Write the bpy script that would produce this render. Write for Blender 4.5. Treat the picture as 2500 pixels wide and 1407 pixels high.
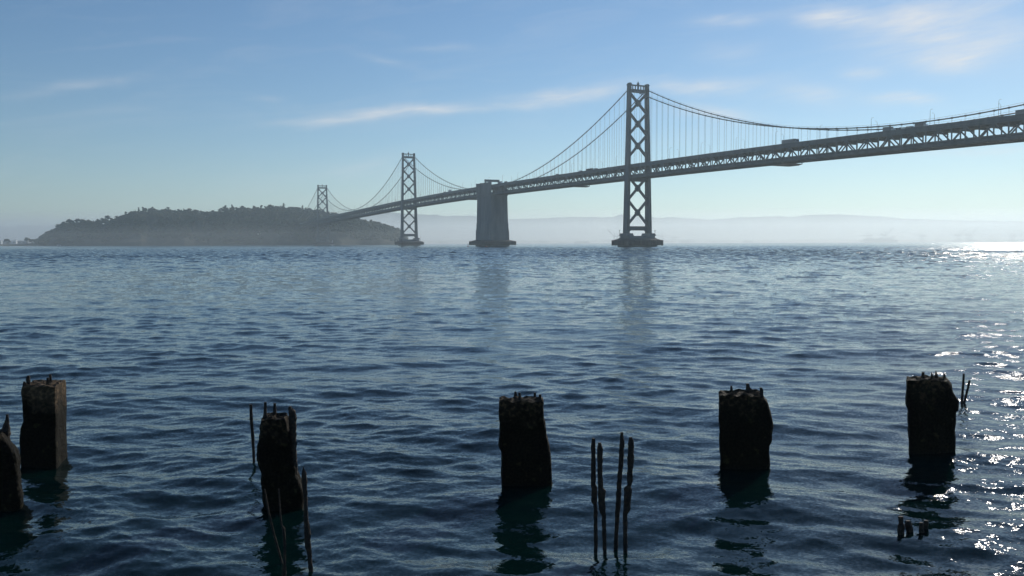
import bpy, math, random
import numpy as np
from mathutils import Vector, Matrix, noise
random.seed(7); rng = np.random.default_rng(11)
R = math.radians
sc = bpy.context.scene
for o in list(bpy.data.objects): bpy.data.objects.remove(o)
C = sc.collection

# ------------------------------------------------------------------ camera, sky, sun, exposure
CAM_H, FPX, PITCH, ROLL = 4.5, 2090.0, R(3.03), R(0.18)
SUN_EL, SUN_AZ = R(22.5), R(31.8)
cd = bpy.data.cameras.new('camera'); cam = bpy.data.objects.new('camera', cd); C.objects.link(cam)
cd.sensor_width = 36; cd.lens = FPX / 2500 * 36; cd.clip_start = 0.1; cd.clip_end = 60000
fwd = Vector((0, math.cos(PITCH), -math.sin(PITCH))); rt = Vector((1, 0, 0)); up = Vector((0, math.sin(PITCH), math.cos(PITCH)))
CR = rt * math.cos(ROLL) - up * math.sin(ROLL); CU = up * math.cos(ROLL) + rt * math.sin(ROLL)
m = Matrix((CR, CU, -fwd)).transposed().to_4x4(); m.translation = (0, 0, CAM_H)
cam.matrix_world = m; sc.camera = cam

def ray(x, y): return fwd + CR * ((x - 1250) / FPX) + CU * ((703.5 - y) / FPX)
def at(x, y, D):                      # the real place of a spot seen at that bearing, D metres out
    r = ray(x, y); k = D / r.y
    return Vector((k * r.x, D, CAM_H + k * r.z))
def on_water(x, y):
    r = ray(x, y); k = -CAM_H / r.z
    return k * r.x, k * r.y

sc.view_settings.view_transform = 'Standard'; sc.view_settings.look = 'None'
sc.view_settings.gamma = 1.0; sc.view_settings.exposure = 0.0
try:
    sc.cycles.max_bounces = 8; sc.cycles.volume_bounces = 1; sc.cycles.glossy_bounces = 3; sc.cycles.diffuse_bounces = 2
    sc.cycles.transparent_max_bounces = 16; sc.cycles.use_denoising = True
    sc.cycles.sample_clamp_direct = 22; sc.cycles.sample_clamp_indirect = 6
except Exception: pass

w = bpy.data.worlds.new("World"); sc.world = w; w.use_nodes = True
nt = w.node_tree; nt.nodes.clear()
def nd(t, **k):
    n = nt.nodes.new(t)
    for a, b in k.items(): setattr(n, a, b)
    return n
def M(op, a, b=None, c=None, clamp=False):
    n = nd('ShaderNodeMath', operation=op, use_clamp=clamp)
    for i, v in enumerate((a, b, c)):
        if v is None: continue
        if isinstance(v, (int, float)): n.inputs[i].default_value = v
        else: nt.links.new(v, n.inputs[i])
    return n.outputs[0]
SKY_STRENGTH = 0.085
sky = nd('ShaderNodeTexSky', sky_type='NISHITA', sun_disc=False, sun_elevation=SUN_EL, sun_rotation=SUN_AZ,
         altitude=0, air_density=1.0, dust_density=0.05, ozone_density=3.0)
geo = nd('ShaderNodeTexCoord'); sep = nd('ShaderNodeSeparateXYZ'); nt.links.new(geo.outputs['Generated'], sep.inputs[0])
az = M('ARCTAN2', sep.outputs[0], sep.outputs[1]); el = M('ARCSINE', sep.outputs[2])
def noise_at(sx, sy, ox, scale, det, rough=0.55, dist=0.0):
    cmb = nd('ShaderNodeCombineXYZ')
    nt.links.new(M('MULTIPLY', az, sx), cmb.inputs[0])
    nt.links.new(M('MULTIPLY', M('ADD', el, M('MULTIPLY', az, ox)), sy), cmb.inputs[1])
    n = nd('ShaderNodeTexNoise'); n.inputs['Scale'].default_value = scale; n.inputs['Detail'].default_value = det
    n.inputs['Roughness'].default_value = rough; n.inputs['Distortion'].default_value = dist
    nt.links.new(cmb.outputs[0], n.inputs['Vector']); return n.outputs[0]
n1 = noise_at(6, 34, -0.12, 1.0, 8, 0.62, 0.6)
n2 = noise_at(22, 120, -0.10, 1.0, 6, 0.6, 0.4)
warp = noise_at(9, 9, 0, 1.0, 3)
elw = M('ADD', el, M('MULTIPLY', M('SUBTRACT', warp, 0.5), 0.022))
streak = M('SUBTRACT', M('ADD', M('MULTIPLY', n1, 2.0), M('MULTIPLY', n2, 1.2)), 1.15, clamp=False)
streak = M('MAXIMUM', M('MINIMUM', streak, 1.2), 0.0)
def sky_spot(x, y):
    r = ray(x, y).normalized(); return math.atan2(r.x, r.y), math.asin(r.z)
total = None
# drifting cirrus: bearing/height of each band's middle, half length, half thickness, lean, density
for x0, y0, x1, y1, th, dens in (
        (680, 308, 1060, 272, 11, .8), (860, 278, 1290, 258, 10, .75), (1200, 254, 1540, 226, 16, .95), (1240, 236, 1420, 226, 12, 0.4),
        (1590, 212, 1850, 205, 18, 1.0), (1700, 55, 1870, 44, 12, 1.0), (1930, 44, 2110, 40, 20, 1.2), (2090, 50, 2420, 30, 28, 0.8),
        (2080, 90, 2480, 100, 50, 0.7), (2120, 240, 2280, 246, 13, 1.3), (1900, 238, 2090, 236, 22, 0.8), (2060, 182, 2160, 180, 12, 0.8),
        (2240, 158, 2410, 152, 20, 1.0), (-20, 240, 370, 192, 12, 0.26), (860, 130, 1000, 165, 9, 0.3), (980, 122, 1160, 118, 8, 0.35),
        (600, 240, 700, 236, 8, 0.15), (1640, 262, 1850, 286, 18, 0.7), (2250, 370, 2500, 366, 9, 0.6), (1700, 130, 1860, 120, 22, 0.4),
        (740, 420, 1000, 400, 20, 0.25), (180, 275, 420, 268, 9, 0.08), (2300, 120, 2560, 60, 60, 0.3), (2560, 180, 2900, 120, 50, .6)):
    a0, e0 = sky_spot((x0 + x1) / 2, (y0 + y1) / 2); b0, f0 = sky_spot(x0, y0); b1, f1 = sky_spot(x1, y1)
    L = math.hypot(b1 - b0, f1 - f0) / 2; ang = math.atan2(f1 - f0, b1 - b0); T = th / FPX
    da = M('SUBTRACT', az, a0); de = M('SUBTRACT', elw, e0)
    u = M('MULTIPLY', M('ADD', M('MULTIPLY', da, math.cos(ang)), M('MULTIPLY', de, math.sin(ang))), 1 / (L * 0.95))
    v = M('MULTIPLY', M('SUBTRACT', M('MULTIPLY', de, math.cos(ang)), M('MULTIPLY', da, math.sin(ang))), 1 / T)
    g = M('EXPONENT', M('MULTIPLY', M('ADD', M('MULTIPLY', u, u), M('MULTIPLY', v, v)), -1.0))
    g = M('MULTIPLY', g, dens)
    total = g if total is None else M('ADD', total, g)
veil = M('MULTIPLY', M('MAXIMUM', M('SUBTRACT', n1, 0.5), 0.0), 0.45)
cl = M('ADD', M('MULTIPLY', total, M('ADD', M('MULTIPLY', streak, 0.8), 0.22)), veil)
cl = M('MINIMUM', M('MULTIPLY', cl, 0.9), 0.85)
mix = nd('ShaderNodeMix', data_type='RGBA'); nt.links.new(cl, mix.inputs[0])
hs = nd('ShaderNodeHueSaturation'); hs.inputs['Saturation'].default_value = 1.08; hs.inputs['Value'].default_value = 1.0
nt.links.new(sky.outputs[0], hs.inputs['Color']); 
tint = nd('ShaderNodeMix', data_type='RGBA', blend_type='MULTIPLY'); tint.inputs[0].default_value = 1; tint.inputs[7].default_value = (0.895, 0.965, 1.03, 1)
nt.links.new(hs.outputs[0], tint.inputs[6]); nt.links.new(tint.outputs[2], mix.inputs[6])
CLOUD = 8.8
mix.inputs[7].default_value = (CLOUD * 0.98, CLOUD * 0.99, CLOUD * 1.03, 1)
bg = nd('ShaderNodeBackground'); bg.inputs[1].default_value = SKY_STRENGTH
nt.links.new(mix.outputs[2], bg.inputs[0]); wo = nd('ShaderNodeOutputWorld'); nt.links.new(bg.outputs[0], wo.inputs[0])

ld = bpy.data.lights.new('sun', 'SUN'); ld.energy = 3.4; ld.angle = R(0.53); ld.color = (1.0, 0.93, 0.82)
sun = bpy.data.objects.new('sun', ld); C.objects.link(sun)
sdir = Vector((math.sin(SUN_AZ) * math.cos(SUN_EL), math.cos(SUN_AZ) * math.cos(SUN_EL), math.sin(SUN_EL)))
sun.rotation_euler = sdir.to_track_quat('Z', 'Y').to_euler(); sun.location = (60, 80, 60)

# ------------------------------------------------------------------ helpers
class MB:
    def __init__(s): s.v = []; s.f = []
    def add(s, vs, fs):
        b = len(s.v); s.v += [tuple(q) for q in vs]; s.f += [tuple(b + i for i in f) for f in fs]
    def hexa(s, q): s.add(q, [(3, 2, 1, 0), (4, 5, 6, 7), (0, 1, 5, 4), (1, 2, 6, 5), (2, 3, 7, 6), (3, 0, 4, 7)])
    def box(s, x0, x1, y0, y1, z0, z1):
        s.hexa([(x0, y0, z0), (x1, y0, z0), (x1, y1, z0), (x0, y1, z0), (x0, y0, z1), (x1, y0, z1), (x1, y1, z1), (x0, y1, z1)])
    def taper(s, b, t, z0, z1):       # b, t = (x0, x1, y0, y1) bottom and top
        s.hexa([(b[0], b[2], z0), (b[1], b[2], z0), (b[1], b[3], z0), (b[0], b[3], z0), (t[0], t[2], z1), (t[1], t[2], z1), (t[1], t[3], z1), (t[0], t[3], z1)])
    def beam(s, a, b, wd, ht, upv=(0, 0, 1)):
        a = Vector(a); b = Vector(b); d = (b - a).normalized(); sd = d.cross(Vector(upv))
        if sd.length < 1e-4: sd = d.cross(Vector((1, 0, 0)))
        sd.normalize(); u = sd.cross(d); sd *= wd / 2; u *= ht / 2
        s.hexa([a - sd - u, a + sd - u, b + sd - u, b - sd - u, a - sd + u, a + sd + u, b + sd + u, b - sd + u])
    def tube(s, pts, rad, n=8, cap=True):
        pts = [Vector(p) for p in pts]; k = len(pts); rings = []
        if isinstance(rad, (int, float)): rad = [rad] * k
        for i, p in enumerate(pts):
            d = (pts[min(i + 1, k - 1)] - pts[max(i - 1, 0)]).normalized()
            a = d.cross(Vector((0.13, 1, 0.02))); a.normalize(); b = d.cross(a)
            rings += [p + (a * math.cos(t) + b * math.sin(t)) * rad[i] for t in (2 * math.pi * j / n for j in range(n))]
        fs = [(i * n + j, i * n + (j + 1) % n, (i + 1) * n + (j + 1) % n, (i + 1) * n + j) for i in range(k - 1) for j in range(n)]
        if cap: fs += [tuple(range(n))[::-1], tuple((k - 1) * n + j for j in range(n))]
        s.add(rings, fs)
    def mesh(s, name, smooth=False):
        me = bpy.data.meshes.new(name); me.from_pydata(s.v, [], s.f); me.update()
        if smooth: me.polygons.foreach_set('use_smooth', [True] * len(me.polygons))
        return me
    def build(s, name, mat, parent=None, smooth=False):
        return obj(name, s.mesh(name, smooth), mat, parent)
def obj(name, me, mat, parent=None):
    if mat and not me.materials: me.materials.append(mat)
    o = bpy.data.objects.new(name, me); C.objects.link(o)
    if parent: o.parent = parent
    return o
def tag(o, label=None, cat=None, group=None, kind=None):
    for k, v in (('label', label), ('category', cat), ('group', group), ('kind', kind)):
        if v: o[k] = v
    return o
def empty(name, loc=(0, 0, 0), rz=0, parent=None):
    o = bpy.data.objects.new(name, None); C.objects.link(o); o.location = loc; o.rotation_euler = (0, 0, rz)
    if parent: o.parent = parent
    return o
def copy_tree(o, parent=None):
    c = o.copy(); C.objects.link(c)
    if parent: c.parent = parent
    for ch in [x for x in o.children]: copy_tree(ch, c)
    return c

def material(name, c1, c2=None, scale=1.0, rough=0.7, bump=0.0, bscale=8.0, detail=6, metallic=0.0, stretch=(1, 1, 1), contrast=(0.35, 0.65), extra=None):
    mt = bpy.data.materials.new(name); mt.use_nodes = True; t = mt.node_tree; b = t.nodes['Principled BSDF']
    b.inputs['Base Color'].default_value = (*c1, 1); b.inputs['Roughness'].default_value = rough; b.inputs['Metallic'].default_value = metallic
    tc = t.nodes.new('ShaderNodeTexCoord'); mp = t.nodes.new('ShaderNodeMapping'); mp.inputs['Scale'].default_value = stretch
    t.links.new(tc.outputs['Object'], mp.inputs[0])
    if c2:
        n = t.nodes.new('ShaderNodeTexNoise'); n.inputs['Scale'].default_value = scale; n.inputs['Detail'].default_value = detail
        t.links.new(mp.outputs[0], n.inputs['Vector'])
        r = t.nodes.new('ShaderNodeValToRGB'); r.color_ramp.elements[0].position = contrast[0]; r.color_ramp.elements[1].position = contrast[1]
        r.color_ramp.elements[0].color = (*c1, 1); r.color_ramp.elements[1].color = (*c2, 1)
        if extra: e = r.color_ramp.elements.new(extra[0]); e.color = (*extra[1], 1)
        t.links.new(n.outputs[0], r.inputs[0]); t.links.new(r.outputs[0], b.inputs['Base Color'])
    if bump:
        n = t.nodes.new('ShaderNodeTexNoise'); n.inputs['Scale'].default_value = bscale; n.inputs['Detail'].default_value = 8
        t.links.new(mp.outputs[0], n.inputs['Vector'])
        bp = t.nodes.new('ShaderNodeBump'); bp.inputs['Strength'].default_value = 1; bp.inputs['Distance'].default_value = bump
        t.links.new(n.outputs[0], bp.inputs['Height']); t.links.new(bp.outputs[0], b.inputs['Normal'])
    return mt

STEEL = material('painted_steel', (0.066, 0.082, 0.098), (0.105, 0.124, 0.14), 0.25, 0.55, stretch=(1, 1, 0.15))
STEEL_DK = material('truss_steel', (0.055, 0.06, 0.065), (0.09, 0.095, 0.10), 0.4, 0.6)
CABLE = material('cable_steel', (0.12, 0.13, 0.14), (0.16, 0.17, 0.18), 1.0, 0.5)
CONC = material('pier_concrete', (0.14, 0.15, 0.158), (0.215, 0.222, 0.225), 0.12, 0.85, stretch=(1, 1, 0.3))
FENDER = material('fender_timber', (0.07, 0.06, 0.055), (0.13, 0.11, 0.1), 0.5, 0.9, stretch=(1, 1, 0.2))
ASPH = material('asphalt', (0.05, 0.05, 0.052), (0.07, 0.07, 0.07), 2.0, 0.9)
WHITE = material('white_paint', (0.75, 0.76, 0.76), (0.66, 0.67, 0.67), 0.6, 0.5)
DARK = material('dark_paint', (0.04, 0.045, 0.05), (0.06, 0.06, 0.065), 1.0, 0.4)
GREY = material('grey_paint', (0.17, 0.18, 0.2), (0.22, 0.23, 0.24), 1.0, 0.4)
BLUE = material('blue_paint', (0.06, 0.1, 0.2), (0.08, 0.12, 0.22), 1.0, 0.35)
RED = material('red_paint', (0.3, 0.04, 0.03), (0.36, 0.06, 0.04), 1.0, 0.4)
GLASS = material('window_glass', (0.03, 0.04, 0.05), (0.04, 0.05, 0.06), 1.0, 0.1)
RUBBER = material('tyre_rubber', (0.02, 0.02, 0.02), (0.03, 0.03, 0.03), 2.0, 0.9)

# ------------------------------------------------------------------ water: one sheet with real waves
def wave_field(X, Y):
    g = np.random.default_rng(5)
    n = 170; lam = np.exp(g.uniform(math.log(0.13), math.log(10.0), n)); lam.sort()
    ang = R(-100) + g.normal(0, 0.62, n)
    k = 2 * math.pi / lam; ph = g.uniform(0, 2 * math.pi, n)
    wt = np.exp(-((np.log(lam) - math.log(0.85)) / 1.15) ** 2 / 2) + 0.2
    slope = WAVE_SLOPE * wt / math.sqrt((wt ** 2).sum() / 2)
    a = slope / k
    dist = np.hypot(X, Y); px = dist / 856.0; row = np.maximum(0.035, dist * dist / (CAM_H * 856) * 0.45)
    gust = 0.72 + 0.55 * np.sin(X * 0.11 + 1.3 * np.sin(Y * 0.05)) * np.sin(Y * 0.071 + X * 0.03 + 2) * 0.5 + 0.15 * np.sin(X * 0.31 - Y * 0.2)
    Z = np.zeros_like(X); DX = np.zeros_like(X); DY = np.zeros_like(X)
    row = np.minimum(row, np.maximum(0.9, dist / 350)); calm = 1 - 0.62 * np.clip((dist - 780) / 300, 0, 1)
    def put(lm_, an_, p_, amp0, gu, late):
        k_ = 2 * math.pi / lm_; ca, sa = math.cos(an_), math.sin(an_)
        cell = np.maximum(row * abs(sa), px * 1.2 * abs(ca)) if not late else np.maximum(row * abs(sa), 0.0012 * dist * abs(ca))
        fade = np.clip((lm_ / np.maximum(cell, 1e-3) - 1.8) / (2.2 if not late else 0.8), 0, 1)
        if late: fade = fade * np.clip((dist - 90) / 220, 0, 1)
        rr_ = np.nonzero(fade.max(axis=1) > 0)[0]
        if not len(rr_): return
        sl = slice(rr_[0], rr_[-1] + 1)
        amp = amp0 * fade[sl] * gu[sl] * calm[sl]; t = k_ * (ca * X[sl] + sa * Y[sl]) + p_
        Z[sl] += amp * np.sin(t); c = amp * np.cos(t) * 0.85
        DX[sl] += c * ca; DY[sl] += c * sa
    for i in range(n):
        put(lam[i], ang[i], ph[i], a[i], gust if lam[i] < 1.5 else 0.6 + 0.4 * gust, False)
    nb = 64; lb = np.exp(g.uniform(math.log(1.8), math.log(9.0), nb)); ab = R(-97) + g.normal(0, 0.55, nb); pb = g.uniform(0, 6.28, nb)
    for i in range(nb): put(lb[i], ab[i], pb[i], FAR_SLOPE * math.sqrt(2 / nb) * lb[i] / 6.283, np.ones_like(X), True)
    return Z, DX, DY
FAR_SLOPE = 0.17
WAVE_SLOPE = 0.15
rows = [-300, -120, -40, -10, 0]; y = 2.5
while y < 1300:
    rows.append(y); y += min(max(0.035, y * y / (CAM_H * 856) * 0.45), max(0.9, y / 350))
y = 1330
while y < 24000: rows.append(y); y *= 1.12
side = [1.06, 1.15, 1.3, 1.6, 2.1, 3, 5, 9]
cols = [-q for q in side[::-1]] + list(np.linspace(-1, 1, 1251)) + side
Yg, Sg = np.meshgrid(np.array(rows), np.array(cols), indexing='ij')
Xg = Sg * (0.66 * np.maximum(Yg, 0) + 3.0 + 0.25 * np.abs(np.minimum(Yg, 0)))
Zg, DXg, DYg = wave_field(Xg, Yg)
ok = (np.abs(Sg) <= 1.06) & (Yg > 1)
Zg = np.where(ok, Zg, 0); DXg = np.where(ok, DXg, 0); DYg = np.where(ok, DYg, 0)
nr, nc = Xg.shape
co = np.stack([Xg + DXg, Yg + DYg, Zg], -1).reshape(-1, 3).astype(np.float32)
idx = np.arange(nr * nc).reshape(nr, nc)
q = np.stack([idx[:-1, :-1], idx[:-1, 1:], idx[1:, 1:], idx[1:, :-1]], -1).reshape(-1).astype(np.int32)
me = bpy.data.meshes.new('water'); me.vertices.add(nr * nc); me.vertices.foreach_set('co', co.ravel())
nf = len(q) // 4; me.loops.add(len(q)); me.loops.foreach_set('vertex_index', q)
me.polygons.add(nf); me.polygons.foreach_set('loop_start', np.arange(nf, dtype=np.int32) * 4)
me.polygons.foreach_set('loop_total', np.full(nf, 4, np.int32)); me.polygons.foreach_set('use_smooth', np.ones(nf, bool))
me.update(); me.validate()
wm = bpy.data.materials.new('bay_water'); wm.use_nodes = True; t = wm.node_tree; b = t.nodes['Principled BSDF']
b.inputs['Base Color'].default_value = (0.0012, 0.0108, 0.0105, 1); b.inputs['Roughness'].default_value = 0.06; b.inputs['IOR'].default_value = 1.333
tc = t.nodes.new('ShaderNodeTexCoord')
def wn(op, a=None, b_=None, **k):
    n = t.nodes.new('ShaderNodeVectorMath'); n.operation = op
    for i, q_ in enumerate((a, b_)):
        if q_ is None: continue
        if isinstance(q_, tuple): n.inputs[i].default_value = q_
        else: t.links.new(q_, n.inputs[i])
    return n
ge = t.nodes.new('ShaderNodeNewGeometry'); ln = wn('LENGTH', tc.outputs['Object']).outputs['Value']
def rng_(v0, v1, o0, o1):
    n = t.nodes.new('ShaderNodeMapRange'); n.inputs[1].default_value = v0; n.inputs[2].default_value = v1; n.inputs[3].default_value = o0; n.inputs[4].default_value = o1
    t.links.new(ln, n.inputs[0]); return n.outputs[0]
nrm = ge.outputs['Normal']
# ripples too small for the sheet: capillary, short chop and (where the sheet is too coarse for them) the waves themselves
for sx, sy, rot, scl, det, kx, ky, fac in ((0.7, 1.0, 12, 26.0, 2, .45, .5, (8, 60, .6, 1.0)), (0.45, 1.0, -6, 3.5, 4, .7, .9, (12, 130, .12, 1.0)), (0.3, 1.0, 7, .9, 3, .3, .5, (60, 300, .0, 1.0))):
    mp = t.nodes.new('ShaderNodeMapping'); mp.inputs['Scale'].default_value = (sx, sy, 1); mp.inputs['Rotation'].default_value = (0, 0, R(rot))
    n = t.nodes.new('ShaderNodeTexNoise'); n.inputs['Scale'].default_value = scl; n.inputs['Detail'].default_value = det; n.inputs['Roughness'].default_value = 0.6
    t.links.new(tc.outputs['Object'], mp.inputs[0]); t.links.new(mp.outputs[0], n.inputs['Vector'])
    v_ = wn('MULTIPLY', wn('SUBTRACT', n.outputs['Color'], (.5, .5, .5)).outputs[0], (kx, ky, 0)).outputs[0]
    if fac:
        sc2 = wn('SCALE', v_); t.links.new(rng_(*fac), sc2.inputs['Scale']); v_ = sc2.outputs[0]
    nrm = wn('ADD', nrm, v_).outputs[0]
nrm = wn('NORMALIZE', nrm).outputs[0]
t.links.new(nrm, b.inputs['Normal'])
t.links.new(rng_(30, 700, .025, .13), b.inputs['Roughness'])
water = obj('water', me, wm); tag(water, kind='structure')

# ------------------------------------------------------------------ suspension bridge
BX, BY = 124.9, 853.0
TX, TY = -303.5 / 708.05, 639.7 / 708.05
BROT = math.atan2(TY, TX)
S_TW = {'near': 0.0, 'mid': 708.0, 'far': 1362.0}
_ps = [-800, -600, -402, -303, -160, 0, 210, 354, 482, 610, 717, 923, 1150, 1307, 1500, 1800]
_pz = [69.5, 73, 76.0, 77.6, 80.0, 81.2, 82.0, 82.1, 81.6, 80.2, 78.8, 74.6, 69.6, 65.8, 61.0, 54.0]
def zt(s):                             # parapet top of the upper deck
    return float(np.mean([np.interp(s + d, _ps, _pz) for d in (-60, -30, 0, 30, 60)]))
def b2w(s, yy, z): return Vector((BX + s * TX - yy * TY, BY + s * TY + yy * TX, z))   # yy > 0 is the side towards the camera
bridge = empty('suspension_bridge', (BX, BY, 0), BROT)
tag(bridge, 'grey steel double-deck suspension bridge crossing the bay to the wooded island', 'bridge')

def tower(s, top, name='tower', scale=1.0):
    tw = empty(name, (s, 0, 0), 0, bridge)
    zd = zt(s); lo = 12.6; k_up = (top - 7 - zd) / (153.5 - zt(0)); k_lo = (zd - 15.0) / (zt(0) - 15.0)
    def yc(z): return 13.1 - 2.9 * (z - lo) / (top - lo)
    def hw(z): return 1.75 - 0.7 * (z - lo) / (top - lo)
    def hl(z): return 3.3 - 1.0 * (z - lo) / (top - lo)
    for sg in (-1, 1):
        g = MB(); zs = [lo, 20, 45, zd - 15, zd + 2, 110 * top / 160, 135 * top / 160, top - 1.5]
        for a, c in zip(zs[:-1], zs[1:]):
            A = (-hl(a), hl(a), sg * yc(a) - hw(a), sg * yc(a) + hw(a)); B = (-hl(c), hl(c), sg * yc(c) - hw(c), sg * yc(c) + hw(c))
            g.taper(A, B, a, c)
            for e in (-1, 1):          # raised corner plates down the leg
                for f2 in (-1, 1):
                    xa, xc = e * hl(a), e * hl(c); ya, ycc = sg * yc(a) + f2 * (hw(a) - 0.35), sg * yc(c) + f2 * (hw(c) - 0.35)
                    g.taper(tuple(sorted((xa, xa + e * 0.25))) + (ya - 0.35, ya + 0.35), tuple(sorted((xc, xc + e * 0.25))) + (ycc - 0.35, ycc + 0.35), a, c)
        g.box(-2.9, 2.9, sg * yc(top) - 1.35, sg * yc(top) + 1.35, top - 1.5, top - 0.4)
        g.box(-2.3, 2.3, sg * yc(top) - 1.0, sg * yc(top) + 1.0, top - 0.4, top + 0.6)
        g.build('leg', STEEL, tw)
    def xbrace(z0, z1, half=0):
        g = MB(); zm = (z0 + z1) / 2
        yi = lambda z: yc(z) - hw(z) + 0.3
        if half == 0:
            g.beam((0, -yi(z0), z0), (0, yi(z1), z1), 1.8, 2.5, (1, 0, 0)); g.beam((0.004, yi(z0), z0), (0.004, -yi(z1), z1), 1.9, 2.5, (1, 0, 0))
        gs = 3.1
        g.hexa([(-1, -gs, zm), (-1, 0, zm - gs * 1.1), (-1, gs, zm), (-1, 0, zm + gs * 1.1), (1, -gs, zm), (1, 0, zm - gs * 1.1), (1, gs, zm), (1, 0, zm + gs * 1.1)])
        for sg in (-1, 1):
            for z, d in ((z0, 1), (z1, -1)):
                yy = sg * yi(z)
                g.add([(-.96, yy, z - d * 2.0), (-.96, yy, z + d * 5.2), (-.96, yy - sg * 3.4, z + d * 3.0), (.96, yy, z - d * 2.0), (.96, yy, z + d * 5.2), (.96, yy - sg * 3.4, z + d * 3.0)],
                      [(0, 1, 2), (5, 4, 3), (0, 3, 4, 1), (1, 4, 5, 2), (2, 5, 3, 0)])
        g.build('cross_brace', STEEL, tw)
    U = lambda z: zt(s) + (z - 81.2) * k_up
    L = lambda z: 15.0 + (z - 15.0) * k_lo
    for a, c in ((132.3, 151.5), (111, 132), (89, 110.7)): xbrace(U(a), U(c))
    for a, c in ((46.5, 69.5), (22.0, 46.0)): xbrace(L(a), L(c))
    g = MB(); yt = yc(top) - 0.9           # top portal with its row of square openings
    g.box(-1.2, 1.2, -yt, yt, top - 8.4, top - 5.2); g.box(-.7, .7, -yt, yt, top - 1.9, top - 0.7)
    for yy in (-6.2, -3.2, 0, 3.2, 6.2):
        ww = 1.5 if yy == 0 else 0.65
        g.box(-.5, .5, yy - ww / 2, yy + ww / 2, top - 5.2, top - 1.9)
    for sg in (-1, 1): g.box(-1.3, 1.3, sg * yt - 0.8 if sg > 0 else -yt, yt if sg > 0 else -yt + 0.8, top - 5, top - 2)
    g.build('portal_beam', STEEL, tw)
    g = MB(); g.box(-0.8, 0.8, -1.0, 1.0, top - 0.6, top + 0.9); g.box(-0.45, 0.45, -0.5, 0.5, top + 0.9, top + 2.0); g.tube([(0, 0, top + 2), (0, 0, top + 3.6)], 0.12, 6)
    g.build('beacon', STEEL, tw)
    g = MB(); yy = yc(18) - hw(18) + .2; g.box(-1.6, 1.6, -yy, yy, 16.2, 20.4)
    for sg in (-1, 1): g.hexa([(-1.5, sg * yy, 13.5), (-1.5, sg * yy, 16.2), (-1.5, sg * (yy - 2.6), 16.2), (-1.5, sg * (yy - .5), 14), (1.5, sg * yy, 13.5), (1.5, sg * yy, 16.2), (1.5, sg * (yy - 2.6), 16.2), (1.5, sg * (yy - .5), 14)])
    g.build('strut', STEEL, tw)
    yy = yc(zd) + 0.0                       # portal under the deck
    g = MB(); g.box(-1.2, 1.2, -yy + 1, yy - 1, zd - 16.6, zd - 14.1); g.build('deck_beam', STEEL, tw)
    g = MB(); W, Ln = 14.5, 9.0             # stepped concrete pedestal
    g.taper((-Ln - 1.5, Ln + 1.5, -W - 2.5, W + 2.5), (-Ln - .8, Ln + .8, -W - 1.4, W + 1.4), -3, 8.8)
    g.taper((-Ln + .2, Ln - .2, -W - .6, W + .6), (-Ln + .6, Ln - .6, -W - .2, W + .2), 8.8, 10.8)
    for sg in (-1, 1):
        g.taper((-7.2, 7.2, sg * 13.1 - 4.4, sg * 13.1 + 4.0), (-6.4, 6.4, sg * 13.1 - 3.4, sg * 13.1 + 3.2), 10.8, 13.4)
    g.build('pedestal', CONC, tw)
    fender(tw, 22.5, 15.5)
    return tw
def fender(par, W, Ln, zl=1.7, zh=6.4):
    g = MB(); c = 4.0                        # ring of timber fendering round the pier, clipped corners
    pts = [(-Ln, -W + c), (-Ln + c, -W), (Ln - c, -W), (Ln, -W + c), (Ln, W - c), (Ln - c, W), (-Ln + c, W), (-Ln, W - c)]
    n = 8; inner = [(x * 0.72, y2 * 0.72) for x, y2 in pts]
    v = [(x, y2, zl) for x, y2 in pts] + [(x, y2, zh) for x, y2 in pts] + [(x, y2, zh + 2.0) for x, y2 in inner] + [(x, y2, zl + .3) for x, y2 in inner]
    f = []
    for i in range(n):
        j = (i + 1) % n
        f += [(i, j, n + j, n + i), (n + i, n + j, 2 * n + j, 2 * n + i), (2 * n + i, 2 * n + j, 3 * n + j, 3 * n + i), (3 * n + i, 3 * n + j, j, i)]
    g.add(v, f)
    for i in range(n):                       # vertical timbers
        a, c2 = Vector(pts[i]), Vector(pts[(i + 1) % n]); k = max(2, int((c2 - a).length / 2.4))
        for q2 in range(k):
            p = a.lerp(c2, q2 / k); g.box(p.x - .28, p.x + .28, p.y - .28, p.y + .28, zl - .5, zh + .25)
    g.build('fender', FENDER, par)
    g = MB()
    for x, y2 in ((0, -W + 1.5), (0, W - 1.5)):
        g = MB(); g.tube([(x, y2, zh), (x, y2, zh + 9.5)], 0.16, 6); g.box(x - .35, x + .35, y2 - .35, y2 + .35, zh + 9.3, zh + 10.1)
        g.build('beacon_mast', STEEL, par)
tower(0.0, 160.0); tower(708.0, 159.5); tower(1362.0, 145.0)

# centre anchorage: concrete monolith rising from the bay between the two pairs of towers
anc = empty('center_anchorage', (354, 0, 0), 0, bridge)
zd = zt(354); g = MB(); hL, hW = 24.0, 12.6
g.taper((-hL - 1.9, hL + 1.9, -hW - 1.3, hW + 1.3), (-hL - 1.3, hL + 1.3, -hW - .9, hW + .9), -3, 22.0)
g.taper((-hL - .7, hL + .7, -hW - 0.5, hW + 0.5), (-hL - .5, hL + .5, -hW - .4, hW + .4), 22.0, 31.0)
g.taper((-hL - .1, hL + .1, -hW - .1, hW + .1), (-hL + .9, hL - .9, -hW + .4, hW - .4), 31.0, zd - 14.6)
for yy in (-7.2, -2.4, 2.4, 7.2): g.taper((-hL - .55, -hL + .2, yy - 1.5, yy + 1.5), (-hL + .35, -hL + 1.1, yy - 1.3, yy + 1.3), 31.0, zd - 17.5)
g.box(-hL + .3, hL - .3, -hW - .3, hW + .3, zd - 14.6, zd - 13.0)
g.build('shaft', CONC, anc)
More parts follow.
